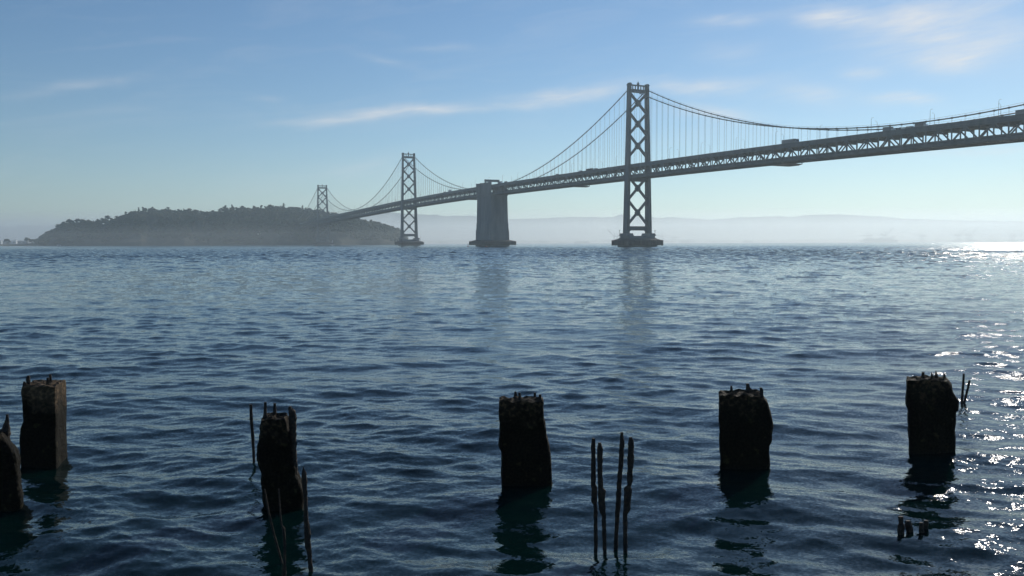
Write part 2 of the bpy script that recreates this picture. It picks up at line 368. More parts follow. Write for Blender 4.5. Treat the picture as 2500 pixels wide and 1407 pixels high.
for sg in (-1, 1):
    g = MB(); a = sg * (hW - 1.9); c2 = sg * (hW + .1)
    g.box(-hL + 1.2, hL - 1.2, min(a, c2), max(a, c2), zd - 13.0, zd + 3.6)
    for i in range(10):
        xx = -hL + 2.4 + i * 4.8; e = sg * (hW + .1); g.box(xx, xx + 3.1, min(e, e + sg * .5), max(e, e + sg * .5), zd - 12.6, zd + 3.0 + (0.9 if i % 3 == 0 else 0))
    g.box(-hL + 1.2, -hL + 8, min(a, c2) + .2, max(a, c2) - .2, zd + 3.6, zd + 5.0)
    g.build('side_wall', CONC, anc)
fender(anc, 22.0, 33.0)
g = MB()                                     # sign gantry on top of the anchorage
for yy in (-9.4, 9.4):
    g.box(-0.6, 0.6, yy - .6, yy + .6, zd - 1.2, zd + 5.2)
g.box(-.8, .8, -11, 11, zd + 5.2, zd + 8.4); g.build('gantry', STEEL, anc)

# decks and trusses follow the grade
PAN = 9.14; S0, S1 = -84, 190
st = [i * PAN for i in range(S0, S1 + 1)]
def sweep(name, y0, y1, dz0, dz1, mat, step=2):
    g = MB(); ss = st[::step]; v = []; f = []
    for s in ss:
        z = zt(s); v += [(s, y0, z + dz0), (s, y1, z + dz0), (s, y1, z + dz1), (s, y0, z + dz1)]
    for i in range(len(ss) - 1):
        for j in range(4): f.append((i * 4 + j, i * 4 + (j + 1) % 4, i * 4 + 4 + (j + 1) % 4, i * 4 + 4 + j))
    f += [(0, 1, 2, 3), tuple(len(v) - 4 + j for j in (3, 2, 1, 0))]
    g.add(v, f); return g.build(name, mat, bridge)
sweep('upper_deck', -9.9, 9.9, -1.75, -1.15, ASPH)
sweep('lower_deck', -9.3, 9.3, -11.6, -11.1, ASPH)
for sg in (-1, 1):
    a = sg * 9.95; sweep('parapet', min(a, a + sg * .35), max(a, a + sg * .35), -2.0, 0.0, STEEL)
    a = sg * 9.75; sweep('bottom_girder', min(a, a - sg * .3), max(a, a - sg * .3), -13.7, -12.0, STEEL)
    a = sg * 9.3; sweep('lower_railing', min(a, a - sg * .25), max(a, a - sg * .25), -11.1, -10.1, STEEL)
g = MB()
for i, s in enumerate(st[:-1]):
    z = zt(s); g.box(s - .3, s + .3, -9.6, 9.6, z - 4.6, z - 1.76); g.box(s - .3, s + .3, -9.6, 9.6, z - 13.3, z - 11.62)
g.build('floor_beams', STEEL_DK, bridge)
g = MB()
for yy in (-7.5, -4.5, -1.5, 1.5, 4.5, 7.5):
    for i in range(0, len(st) - 2, 2):
        a, c2 = st[i], st[i + 2]
        g.beam((a, yy, zt(a) - 2.7), (c2, yy, zt(c2) - 2.7), .3, 1.85); g.beam((a, yy + .02, zt(a) - 12.4), (c2, yy + .02, zt(c2) - 12.4), .3, 1.5)
g.build('stringers', STEEL_DK, bridge)
for sg in (-1, 1):
    g = MB(); yy = sg * 10.0
    for i in range(len(st) - 1):
        a, c2 = st[i], st[i + 1]; za, zc = zt(a), zt(c2)
        g.beam((a, yy, za - 2.75), (c2, yy, zc - 2.75), .75, 1.35); g.beam((a, yy, za - 12.3), (c2, yy, zc - 12.3), .75, 1.35)
        g.box(a - .33, a + .33, yy - .28, yy + .28, za - 12, za - 3)
        if i % 2 == 0: g.beam((a, yy, za - 3.2), (c2, yy, zc - 11.9), .6, .78)
        else: g.beam((a, yy, za - 11.9), (c2, yy, zc - 3.2), .6, .78)
        if i % 2 == 0: g.box(a - 1.1, a + 1.1, yy - .42, yy + .42, za - 4.3, za - 3.1)
        else: g.box(a - 1.1, a + 1.1, yy - .42, yy + .42, za - 12.0, za - 10.9)
    g.build('truss', STEEL, bridge)
# main cables and suspenders
def main_span(a, c2, za, zc, zmid):
    def f(s):
        u = (s - a) / (c2 - a); ln = za + (zc - za) * u; sag = (za + zc) / 2 - zmid
        return ln - 4 * sag * u * (1 - u)
    return f
TOPZ = 155.3
spans = [(-704, 0, main_span(-704, 0, TOPZ, TOPZ, 79.6)), (0, 340, main_span(0, 340, TOPZ, 78.0, (TOPZ + 78) / 2 - 19)),
         (368, 708, main_span(368, 708, 78.0, TOPZ - .5, (TOPZ + 78) / 2 - 19)), (708, 1362, main_span(708, 1362, TOPZ - .5, 140.5, zt(1035) + 1.6)),
         (1362, 1690, main_span(1362, 1690, 140.5, 57, (140.5 + 57) / 2 - 15))]
hang = []
for (a, c2, f) in spans:
    for sg in (-1, 1):
        yy = sg * 10.15; g = MB(); n = max(20, int((c2 - a) / 6)); lo_s = max(a, -700)
        g.tube([(a + (c2 - a) * i / n, yy, f(a + (c2 - a) * i / n)) for i in range(n + 1)], 0.42, 8)
        for o2 in (-.35, .35): g.tube([(a + (c2 - a) * i / n, yy + o2, f(a + (c2 - a) * i / n) + 1.35) for i in range(n + 1)], 0.035, 3)
        i0 = math.ceil((a + 8) / PAN); i1 = int((c2 - 8) / PAN)
        for i in range(i0, i1 + 1):
            s = i * PAN; z = f(s); dz = (f(s + .5) - f(s - .5))
            g.tube([(s - .55, yy, z - .55 * dz), (s + .55, yy, z + .55 * dz)], 0.62, 8)
            if z - zt(s) > 2.0: hang.append((s, yy, z))
        g.build('main_cable', CABLE, bridge, True)
def hang_mesh(g, s, yy, z):
    for d in (-.3, .3): g.tube([(s + d, yy, zt(s) - 2.4), (s + d, yy, z - .3)], 0.055, 4, False)
def hkey(h):
    p = b2w(*h); inside = abs((p.x / p.y)) < .6
    return (0 if inside else 1, -(h[2] - zt(h[0])) / p.length)
hang.sort(key=hkey)
for h in hang[:98]:
    g = MB(); hang_mesh(g, *h); g.build('suspender', CABLE, bridge)
g = MB()
for h in hang[98:]: hang_mesh(g, *h)
o = g.build('suspender_ropes', CABLE, bridge); o['kind'] = 'stuff'

def s_at(x, y_, yy=10.0):              # where along the bridge a bearing crosses it
    r = ray(x, y_); A = np.array([[r.x, -TX], [r.y, -TY]]); k, s = np.linalg.solve(A, [BX - yy * TY, BY + yy * TX])
    return float(s)

# lamp posts
lm = MB(); lm.tube([(0, 0, 0), (0, 0, 10.2), (0.15, 0, 10.7), (.6, 0, 11.2), (1.5, 0, 11.5)], [.12, .09, .07, .06, .05], 6)
lp = lm.mesh('pole'); lh = MB(); lh.box(1.4, 2.2, -.15, .15, 11.4, 11.55); lhm = lh.mesh('lamp_head')
for sg in (1, -1):
    for i in range(40):
        s = s_at(2437, 260) + i * 45.7 + (0 if sg > 0 else 12)
        if s > 1330 or min(abs(s - q2) for q2 in (0, 354, 708)) < 9: continue
        p = b2w(s, sg * 9.5, zt(s) - 1.15)
        r = empty('street_lamp', p, BROT - sg * math.pi / 2)
        o_ = ('nearest the', 'second from the', 'third from the', 'fourth from the', 'fifth from the', 'sixth from the', 'seventh from the', 'eighth from the', 'ninth from the')
        if s < -20 and i < 9: lb = f"slender lamp post on the deck's {'near' if sg > 0 else 'far'} side, {o_[i]} right picture edge"
        elif s < 354: lb = 'slender grey lamp post on the deck between the near tower and the concrete anchorage'
        elif s < 708: lb = 'slender grey lamp post on the deck between the anchorage and the middle tower'
        else: lb = 'slender grey lamp post on the deck beyond the middle tower'
        tag(r, lb, 'street lamp', 'lamp posts along the upper deck of the bridge')
        obj('pole', lp, STEEL, r); obj('lamp_head', lhm, GREY, r)

# vehicles on the upper deck
def wheel_mesh(r_):
    g = MB(); g.tube([(0, -.14, 0), (0, .14, 0)], r_, 12); return g.mesh('wheel', False)
WH, WHB = wheel_mesh(.33), wheel_mesh(.5)
def car(x, label, mat, kind='car', y_=None, lane=7.2):
    s = s_at(x, 300 if y_ is None else y_, lane); z = zt(s) - 1.15; dz = math.atan(zt(s + 4) - zt(s - 4)) / 8
    p = b2w(s, lane, z); r = empty({'car': 'parked_car'.replace('parked_', ''), 'van': 'delivery_van', 'truck': 'semi_truck', 'bus': 'bus', 'box': 'box_truck'}[kind], p, BROT + math.pi)
    r.rotation_euler = (0, math.atan((zt(s + 5) - zt(s - 5)) / 10), BROT + math.pi)
    tag(r, label, {'car': 'car', 'van': 'van', 'truck': 'truck', 'bus': 'bus', 'box': 'truck'}[kind], 'vehicles driving on the upper deck of the bridge')
    def wheels(xs, wy, me_, rr):
        for a in xs:
            for b_ in (-wy, wy):
                o = obj('wheel', me_, RUBBER, r); o.location = (a, b_, rr)
    def prism(prof, hw, name, mt, par=r, inset=0):
        g = MB(); n = len(prof); v = [(a, -hw, c) for a, c in prof] + [(a, hw, c) for a, c in prof]
        g.add(v, [tuple(range(n)), tuple(range(2 * n - 1, n - 1, -1))] + [(i, i + n, (i + 1) % n + n, (i + 1) % n) for i in range(n)]); return g.build(name, mt, par)
    if kind == 'car':
        prism([(-2.2, .35), (2.2, .35), (2.25, .75), (1.3, .95), (-2.2, 1.0)], .88, 'body', mat)
        prism([(-1.9, 1.0), (1.1, .96), (.45, 1.45), (-1.4, 1.48)], .76, 'window', GLASS); prism([(-1.45, 1.48), (.5, 1.45), (.4, 1.52), (-1.3, 1.55)], .74, 'roof', mat)
        wheels((-1.35, 1.4), .8, WH, .33)
    elif kind == 'van':
        prism([(-2.9, .4), (2.6, .4), (2.7, 1.2), (1.9, 1.5), (1.3, 2.5), (-2.9, 2.6)], 1.0, 'body', mat)
        prism([(1.36, 1.55), (1.92, 1.55), (1.42, 2.3), (1.2, 2.3)], 1.02, 'window', GLASS); wheels((-1.8, 1.8), .9, WH, .36)
    elif kind == 'bus':
        prism([(-6, .5), (6, .5), (6, 3.0), (5.8, 3.2), (-6, 3.2)], 1.25, 'body', mat); prism([(-5.6, 1.5), (5.7, 1.5), (5.7, 2.5), (-5.6, 2.5)], 1.27, 'window', GLASS); wheels((-3.8, 4.0), 1.1, WHB, .5)
    elif kind == 'box':
        prism([(-4.5, .9), (1.9, .9), (1.9, 3.9), (-4.5, 3.9)], 1.25, 'cargo_box', mat)
        prism([(2.1, .5), (4.2, .5), (4.2, 1.5), (3.6, 2.5), (2.1, 2.6)], 1.1, 'cab', WHITE); wheels((-2.8, 3.2), 1.05, WHB, .5)
    else:
        prism([(-8.3, 1.1), (5.0, 1.1), (5.0, 4.15), (-8.3, 4.15)], 1.28, 'trailer', mat)
        prism([(5.4, .6), (8.6, .6), (8.6, 1.7), (7.6, 1.9), (7.3, 3.0), (6.9, 3.9), (5.4, 4.1)], 1.2, 'cab', GREY)
        prism([(7.25, 2.0), (7.6, 1.95), (7.35, 2.9), (7.1, 2.9)], 1.22, 'window', GLASS)
        wheels((-7.2, -5.9, 4.4, 5.7, 7.8), 1.1, WHB, .5)
    return r
car(1931, 'long pale semi truck with a boxy trailer between the near tower and the right edge', GREY, 'truck')
car(2172, 'dark box truck rearmost of the short queue under the low cable', GREY, 'box')
car(2193, 'dark van second in the short queue under the low cable', DARK, 'van', lane=5)
car(2224, 'grey van third in the short queue under the low cable', GREY, 'van')
car(2251, 'white box truck leading the short queue under the low cable', GREY, 'box')
car(2500, 'grey box truck cut off by the right edge of the picture', GREY, 'box')
car(1813, 'dark low car just behind the long semi truck', DARK, 'car', lane=8.8)
car(1418, 'white van alone just left of the dark bus before the near tower', WHITE, 'van')
car(1440, 'long dark bus just left of the near tower', DARK, 'bus')
car(1456, 'blue delivery van directly ahead of the dark bus', BLUE, 'van')
car(1486, 'low red car between the bus and the near tower', RED, 'car', lane=8.8)
car(1361, 'grey van halfway from the concrete anchorage to the near tower', GREY, 'van')
car(1085, 'dark van left of the white box truck near the anchorage', DARK, 'van')
car(1098, 'white box truck between the middle tower and the anchorage', WHITE, 'box')
car(1060, 'dark low car closest to the middle tower on its right', DARK, 'car', lane=8.8)
car(1634, 'dark low car just right of the near tower', DARK, 'car', lane=8.8)
car(1222, 'grey box truck beside the concrete anchorage top', GREY, 'box')

# maintenance travellers slung below the lower deck
for x, y_, ln, lb in ((1896, 396, 15, 'dark maintenance platform slung under the deck right of the near tower'),
                      (1398, 451, 9, 'dark maintenance platform slung under the deck left of the near tower'),
                      (1138, 486, 9, 'dark maintenance platform slung under the deck left of the anchorage')):
    s = s_at(x, y_); z = zt(s) - 13.85; r = empty('maintenance_platform', b2w(s, 0, z), BROT); tag(r, lb, 'work platform', 'maintenance platforms under the bridge')
    g = MB(); g.taper((-ln / 2 + 4, ln / 2 - 1, -9, 10.5), (-ln / 2, ln / 2, -10, 11), -1.9, -0.8); g.build('platform', STEEL_DK, r)
    g = MB()
    for a in (-ln / 2 + 1, 0, ln / 2 - 1):
        for yy in (-9.5, 0, 10.4): g.box(a - .2, a + .2, yy - .2, yy + .2, -1.0, .4)
    g.build('hangers', STEEL_DK, r)

# ------------------------------------------------------------------ island, far hills
def smooth(t_): t_ = np.clip(t_, 0, 1); return t_ * t_ * (3 - 2 * t_)
CAN = [(-700, 597), (-250, 594), (-60, 594), (0, 594), (50, 592), (90, 588), (98, 578), (115, 566), (130, 560), (145, 550), (160, 543), (203, 539), (250, 537), (285, 531), (300, 524), (320, 517), (345, 510), (375, 510),
       (400, 510), (430, 509), (470, 511), (510, 516), (535, 512), (550, 504), (600, 504), (660, 502), (700, 502), (745, 507), (775, 509), (800, 517), (830, 522), (860, 529),
       (880, 533), (900, 538), (914, 540), (926, 546), (946, 549), (960, 556), (980, 562), (992, 580), (1001, 594), (1010, 600)]
cx_, cy_ = [p[0] for p in CAN], [p[1] for p in CAN]
TREE_H = 16.0
def ridge(x): # ground height of the ridge at that bearing
    yv = np.interp(x, cx_, cy_); r = ray(float(x), float(yv)); H_ = CAM_H + 2450 / r.y * r.z; return max(0.0, H_ - min(TREE_H, .55 * H_))
def ridge_smooth(x): return float(np.mean([ridge(x + d) for d in (-10, -5, 0, 5, 10)]))
DSH, DRG = 2190., 2450.
def ground(bx, D):
    h = ridge_smooth(bx); shore = DSH + 35 * math.sin(bx * .013) + 18 * math.sin(bx * .05 + 1)
    t_ = (D - shore) / (DRG - shore)
    if t_ < 0: return -3 + 0 * h
    n_ = noise.noise(Vector((bx * .03, D * .012, 0))) * .22 + noise.noise(Vector((bx * .1, D * .04, 3))) * .07
    if t_ <= 1:
        e = 1.3 + min(h * .12, 6) * min(t_ * 12, 1) + h * (.88 * float(smooth(t_)) ** .75 + n_ * math.sin(math.pi * t_)) + 0.02 * h * t_
        return max(e, 1.2) if h > 0.5 else 1.2 + .5 * n_
    return max(-3, h * (1 - ((D - DRG) / 240.) ** 2) + 1.3)
g = MB(); bxs = np.arange(-700, 1014, 4.0); Ds = np.concatenate([np.arange(2120, 2460, 10.), np.arange(2470, 2800, 30.)])
v = []
for bx in bxs:
    for D in Ds:
        r = ray(float(bx), 595.); X = r.x / r.y * D
        z = ground(float(bx), float(D)) if 1 else 0
        if bx > 1000: z = min(z, (1012 - bx) * .2 - .5)
        v.append((X, D, z))
nD = len(Ds); f = [(i * nD + j, (i + 1) * nD + j, (i + 1) * nD + j + 1, i * nD + j + 1) for i in range(len(bxs) - 1) for j in range(nD - 1)]
g.add(v, f)
ISL = material('island_earth', (0.025, 0.03, 0.017), (0.10, 0.085, 0.055), 0.02, 0.95, extra=(0.55, (0.035, 0.038, 0.022)), contrast=(.35, .72))
tag(g.build('island_terrain', ISL, None, True), kind='structure')

def hills(name, pts, D, depth, mat, seed):
    xs = [p[0] for p in pts]; ys = [p[1] for p in pts]; g = MB(); bx = np.arange(xs[0], xs[-1], 4.0); v = []
    for x in bx:
        x = float(x); yv = float(np.interp(x, xs, ys)); r = ray(x, yv); h = CAM_H + D / r.y * r.z
        h += D / 11000 * (9 * noise.noise(Vector((x * .05, seed, 0))) + 14 * max(0, noise.noise(Vector((x * .17, seed, 4)))))
        h = max(h, 2)
        for k, (dd, hh) in enumerate(((-depth, .0), (-depth * .8, .12), (-depth * .5, .42), (-depth * .25, .72), (0, 1.0), (depth * .6, .5))):
            q2 = D + dd + (0 if k in (0, 4) else 250 * noise.noise(Vector((x * .02, k, seed))))
            v.append((r.x / r.y * q2, q2, h * hh * (1 + (.25 * noise.noise(Vector((x * .03, k, seed))) if 0 < k < 4 else 0)) - (2 if k == 0 else 0)))
    n = 6; f = [(i * n + j, (i + 1) * n + j, (i + 1) * n + j + 1, i * n + j + 1) for i in range(len(bx) - 1) for j in range(n - 1)]
    g.add(v, f); tag(g.build(name, mat, None, True), kind='structure')
HILL = material('hill_scrub', (0.05, 0.06, 0.035), (0.1, 0.09, 0.055), 0.004, 0.95)
hills('far_hills', [(-900, 560), (-300, 552), (0, 554), (35, 555), (42, 552), (140, 551), (300, 548), (600, 540), (800, 530), (900, 519), (960, 520), (1040, 525), (1060, 524), (1080, 528), (1150, 527), (1200, 531), (1250, 536), (1310, 534), (1400, 530),
                    (1495, 531), (1515, 524), (1550, 528), (1620, 533), (1630, 530), (1700, 535), (1740, 537), (1800, 532), (1850, 530), (1900, 528), (1930, 531), (1970, 525), (2040, 524), (2150, 529),
                    (2200, 534), (2320, 538), (2500, 541), (3300, 545)], 7500., 1500., HILL, 1.0)
hills('far_shore', [(860, 588), (1000, 586), (1300, 586), (1500, 586), (1600, 584), (1800, 586), (2100, 585), (2200, 587), (2600, 585), (3200, 584)], 5500., 400., HILL, 5.0)
hills('low_far_shore', [(-900, 592), (-200, 592), (0, 591), (160, 592), (220, 596)], 4200., 300., HILL, 8.0)

# ------------------------------------------------------------------ trees on the island
LEAF = material('tree_foliage', (0.014, 0.022, 0.010), (0.06, 0.078, 0.034), 0.09, 0.85, contrast=(.3, .7))
BARK = material('tree_bark', (0.09, 0.07, 0.05), (0.14, 0.11, 0.08), 1.0, 0.95)
_t = (1 + 5 ** .5) / 2
ICO = [Vector(p).normalized() for p in ((-1, _t, 0), (1, _t, 0), (-1, -_t, 0), (1, -_t, 0), (0, -1, _t), (0, 1, _t), (0, -1, -_t), (0, 1, -_t), (_t, 0, -1), (_t, 0, 1), (-_t, 0, -1), (-_t, 0, 1))]
ICF = [(0, 11, 5), (0, 5, 1), (0, 1, 7), (0, 7, 10), (0, 10, 11), (1, 5, 9), (5, 11, 4), (11, 10, 2), (10, 7, 6), (7, 1, 8), (3, 9, 4), (3, 4, 2), (3, 2, 6), (3, 6, 8), (3, 8, 9), (4, 9, 5), (2, 4, 11), (6, 2, 10), (8, 6, 7), (9, 8, 1)]
def crown(kind, rr, leaves=70):
    g = MB(); lobes = []
    if kind == 'broad':   # spreading cypress
        for i in range(11):
            a = rr.uniform(0, 6.28); q2 = rr.uniform(.1, 4.6); lobes.append((q2 * math.cos(a), q2 * math.sin(a), 7.5 + 2.2 * (1 - q2 / 5) + rr.uniform(-1, 1), rr.uniform(1.8, 2.9), .6))
    elif kind == 'tall':  # tufted eucalyptus
        for i in range(9):
            z = rr.uniform(6, 14); q2 = rr.uniform(0.2, 2.8) * (1.1 - abs(z - 9) / 9); a = rr.uniform(0, 6.28); lobes.append((q2 * math.cos(a), q2 * math.sin(a), z, rr.uniform(1.2, 2.1), .9))
    elif kind == 'cone':
        for i in range(10):
            z = 2.5 + i * 1.15; q2 = max(0, 1.8 * (1 - i / 10)) * rr.uniform(.2, 1); a = rr.uniform(0, 6.28); lobes.append((q2 * math.cos(a), q2 * math.sin(a), z, .55 + 2.0 * (1 - i / 10.5), .8))
    elif kind == 'sparse':
        for i in range(6):
            z = rr.uniform(8, 13.5); q2 = rr.uniform(.5, 3.0); a = rr.uniform(0, 6.28); lobes.append((q2 * math.cos(a), q2 * math.sin(a), z, rr.uniform(.7, 1.3), .8))
    else:
        for i in range(10):
            a = rr.uniform(0, 6.28); q2 = rr.uniform(0, 3.2); z = rr.uniform(4.0, 9.5); q2 *= (1.15 - abs(z - 6) / 5); lobes.append((q2 * math.cos(a), q2 * math.sin(a), z, rr.uniform(1.5, 2.4), .85))
    for (x, y_, z, r_, fl) in lobes:
        g.add([(x + p.x * r_ * rr.uniform(.6, 1.1), y_ + p.y * r_ * rr.uniform(.6, 1.1), z + p.z * r_ * fl * rr.uniform(.6, 1.1)) for p in ICO], ICF)
    for i in range(leaves):
        x, y_, z, r_, fl = rr.choice(lobes); d = Vector((rr.gauss(0, 1), rr.gauss(0, 1), rr.gauss(0, 1))).normalized(); p = Vector((x, y_, z)) + Vector((d.x, d.y, d.z * fl)) * r_ * rr.uniform(.85, 1.3)
        a = Vector((rr.gauss(0, 1), rr.gauss(0, 1), rr.gauss(0, 1))).normalized() * rr.uniform(.35, .8); b_ = a.cross(d).normalized() * rr.uniform(.3, .7)
        g.add([p - a, p - b_, p + a, p + b_], [(0, 1, 2, 3)])
    return g, lobes
def trunk_mesh(lobes, rr, h=6):
    g = MB(); g.tube([(0, 0, -1.5), (rr.uniform(-.3, .3), 0, h * .5), (rr.uniform(-.5, .5), rr.uniform(-.4, .4), h)], [.5, .38, .25], 6)
    for (x, y_, z, r_, fl) in lobes[:6]: g.tube([(0, 0, h * .45), (x * .6, y_ * .6, (z + h * .5) / 2), (x, y_, z)], [.26, .16, .08], 5)
    return g
VAR = {}
rr = random.Random(3)
for k in ('broad', 'tall', 'cone', 'round', 'sparse'):
    VAR[k] = []
    for i in range(3):
        g, lb = crown(k, rr, 90 if k != 'sparse' else 60); VAR[k].append((g.mesh('crown'), trunk_mesh(lb, rr).mesh('trunk')))
def tree(name, k, x, D, z, sc_, label, group=None, sink=0.0, sx=1.0):
    cm, tm = VAR[k][rr.randrange(3)]
    r = empty(name, (x, D, z - sink), rr.uniform(0, 6.28)); r.scale = (sc_ * sx, sc_ * sx, sc_)
    tag(r, label, 'tree', group); obj('crown', cm, LEAF, r); obj('trunk', tm, BARK, r); return r
def place(bx, D): r = ray(float(bx), 595.); return r.x / r.y * D, D, ground(float(bx), D)
# landmark trees
for bx, D, k, s_, sx, lb, nm in (
        (18, 2215, 'broad', 1.5, 1.1, 'dome-shaped dark tree alone on the low spit at the left edge', 'cypress_tree'),
        (66, 2215, 'broad', 1.75, .9, 'leaning mushroom-shaped tree just left of the island slope', 'cypress_tree'),
        (80, 2225, 'broad', 1.4, 1.2, 'low spreading tree touching the foot of the island slope', 'cypress_tree'),
        (406, 2450, 'tall', 1.15, 1.0, 'airy tufted tree standing highest on the left half of the island skyline', 'eucalyptus_tree'),
        (312, 2440, 'sparse', 1.0, 0.8, 'small sparse tree left of a thinner one on the rising skyline', 'eucalyptus_tree'),
        (331, 2440, 'sparse', 1.1, 0.8, 'thin see-through tree poking above the rising skyline', 'eucalyptus_tree'),
        (366, 2450, 'tall', 1.15, 1.3, 'dense clumped tree at the top of the left rise of the island', 'eucalyptus_tree'),
        (550, 2450, 'tall', 1.2, 1.2, 'broad twin-peaked tree where the island skyline steps up', 'eucalyptus_tree'),
        (568, 2450, 'cone', 1.35, 1.3, 'pointed conifer beside the broad twin-peaked skyline tree', 'conifer_tree'),
        (596, 2450, 'broad', 1.2, 1.2, 'flat-topped open tree with sky showing below its crown', 'cypress_tree'),
        (694, 2450, 'cone', 1.45, 1.3, 'tallest pointed conifer on the middle of the island skyline', 'conifer_tree'),
        (812, 2440, 'cone', 1.0, 1.0, 'small pointed conifer right beside the far tower above the deck', 'conifer_tree'),
        (948, 2440, 'broad', 1.0, 1.2, 'spreading tree on the low right shoulder of the island', 'cypress_tree'),
        (968, 2440, 'broad', 1.0, 1.2, 'umbrella-shaped tree just left of the middle tower', 'cypress_tree'),
        (995, 2440, 'broad', .85, 1.1, 'last tree at the right tip of the island behind the middle tower', 'cypress_tree')):
    x, D, z = place(bx, D); z = max(z, 2.0)
    if bx > 985: z = 16
    if bx == 968: z = max(z, 20)
    tree(nm, k, x, D, z, s_ * (1.3 if bx > 90 else 1), lb, None, .5, sx)
# skyline trees that nothing tells apart
bx = 100.0
while bx < 985:
    k = rr.choice(('broad', 'broad', 'round', 'tall')) if bx < 300 else rr.choice(('round', 'round', 'tall', 'cone', 'broad')) if bx < 800 else rr.choice(('broad', 'round', 'broad'))
    D = DRG + rr.uniform(-12, 8); x, D, z = place(bx, D)
    s_ = (rr.uniform(.7, 1.1) if rr.random() < .85 else rr.uniform(1.15, 1.45)) * {'broad': 1.6, 'round': 1.6, 'tall': 1.2, 'cone': 1.2}[k]
    tree('skyline_tree', k, x, D, z, s_, 'dark bushy tree in the row climbing the left slope of the island skyline' if bx < 400 else 'dark bushy tree in the row along the high middle of the island skyline' if bx < 790 else 'dark bushy tree in the row descending the right shoulder of the island skyline', 'trees along the island skyline', 1.0, rr.uniform(.9, 1.25))
    bx += rr.uniform(5.5, 8.5)
# the wood covering the slopes, one mass
pool = []
for k in ('broad', 'round', 'tall', 'round', 'broad'):
    for i in range(3):
        g, lb = crown(k, rr, 22)
        pool.append((np.array(g.v), np.array([i2 for f_ in g.f for i2 in f_], np.int32), np.array([len(f_) for f_ in g.f], np.int32)))
V = []; LI = []; LT = []; base = 0
for i in range(4600):
    bx = rr.uniform(86, 996); h = ridge_smooth(bx); t_ = rr.random() ** .85; D = DSH + 14 + (DRG - DSH - 8) * t_
    x, D, z = place(bx, D)
    if h < 3 or z < 1.2: continue
    if noise.noise(Vector((bx * .02, D * .01, 7))) > .42 - .22 * (1 - t_): continue
    vv, li, lt = rr.choice(pool); a = rr.uniform(0, 6.28); s_ = rr.uniform(.75, 1.35) * (.8 + .3 * t_) * min(1, .4 + h / 25)
    ca, sa = math.cos(a) * s_ * 1.25, math.sin(a) * s_ * 1.25
    V.append(np.stack([vv[:, 0] * ca - vv[:, 1] * sa + x, vv[:, 0] * sa + vv[:, 1] * ca + D, vv[:, 2] * s_ + z - 2.6 * s_], 1)); LI.append(li + base); LT.append(lt); base += len(vv)
V = np.concatenate(V).astype(np.float32); LI = np.concatenate(LI); LT = np.concatenate(LT)
me = bpy.data.meshes.new('forest'); me.vertices.add(len(V)); me.vertices.foreach_set('co', V.ravel()); me.loops.add(len(LI)); me.loops.foreach_set('vertex_index', LI.astype(np.int32))
me.polygons.add(len(LT)); me.polygons.foreach_set('loop_start', np.concatenate([[0], np.cumsum(LT)[:-1]]).astype(np.int32)); me.polygons.foreach_set('loop_total', LT.astype(np.int32)); me.update(); me.validate()
tag(obj('forest', me, LEAF), 'dense dark wood covering the slopes of the island', 'forest', None, 'stuff')

# small buildings, wall and sailing boat by the island
def house(bx, D, w_, d_, h_, label, mat=WHITE, z=None, roof=True):
    x, D, z0 = place(bx, D); z0 = z0 if z is None else z
    r = empty('house' if roof else 'storage_building', (x, D, z0)); tag(r, label, 'house' if roof else 'building')
    g = MB(); g.box(-w_ / 2, w_ / 2, -d_ / 2, d_ / 2, -3, h_); g.build('wall', mat, r)
    g = MB()
    if roof:
        g.add([(-w_ / 2 - .5, -d_ / 2 - .5, h_), (w_ / 2 + .5, -d_ / 2 - .5, h_), (w_ / 2 + .5, d_ / 2 + .5, h_), (-w_ / 2 - .5, d_ / 2 + .5, h_), (-w_ / 2 - .5, 0, h_ + d_ * .3), (w_ / 2 + .5, 0, h_ + d_ * .3)],
              [(0, 1, 5, 4), (2, 3, 4, 5), (0, 4, 3), (1, 2, 5), (3, 2, 1, 0)])
    else: g.box(-w_ / 2 - .3, w_ / 2 + .3, -d_ / 2 - .3, d_ / 2 + .3, h_, h_ + .8)
    g.build('roof', GREY, r)
    for i in range(3):
        g = MB(); a = -w_ / 2 + w_ * (i + .5) / 3; g.box(a - w_ * .09, a + w_ * .09, -d_ / 2 - .05, -d_ / 2 + .1, h_ * .35, h_ * .75); g.build('window', GLASS, r)
    return r
house(144, 2225, 8, 6, 5, 'small white house among trees low on the left slope of the island')
house(243, 2300, 9, 6, 4.5, 'small white house halfway up the left rise of the island')
house(634, 2290, 8, 6, 5, 'small white house in the trees left of the far tower')
house(12, 3300, 70, 40, 15, 'long grey flat-roofed shed behind the dome-shaped tree at the left edge', GREY, 1.5, False)
house(53, 3350, 60, 40, 16, 'long grey flat-roofed shed on the spit right of the white blocks', GREY, 1.5, False)
for bx, w_, h_, lb in ((2, 8, 18, 'white block-like tower at the very left edge of the picture'), (31, 14, 15, 'squat white block right of the dome-shaped tree'), (38, 8, 19, 'slim white block beside the squat one on the spit')):
    house(bx, 3200, w_, 10, h_, lb, WHITE, 1.5, False)
g = MB(); pts = [place(b_, 2290) for b_ in range(388, 456, 6)]
for (a, c2) in zip(pts[:-1], pts[1:]):
    za = 40 + (a[0] - pts[0][0]) * .06; zb = 40 + (c2[0] - pts[0][0]) * .06
    g.hexa([(a[0], a[1] - 9, za), (c2[0], c2[1] - 9, zb), (c2[0], c2[1] + 6, zb), (a[0], a[1] + 6, za), (a[0], a[1] - 9, za + 1.8), (c2[0], c2[1] - 9, zb + 1.8), (c2[0], c2[1] + 6, zb + 1.8), (a[0], a[1] + 6, za + 1.8)])
tag(g.build('retaining_wall', CONC), 'thin pale roadside wall running across the dark island slope', 'wall')

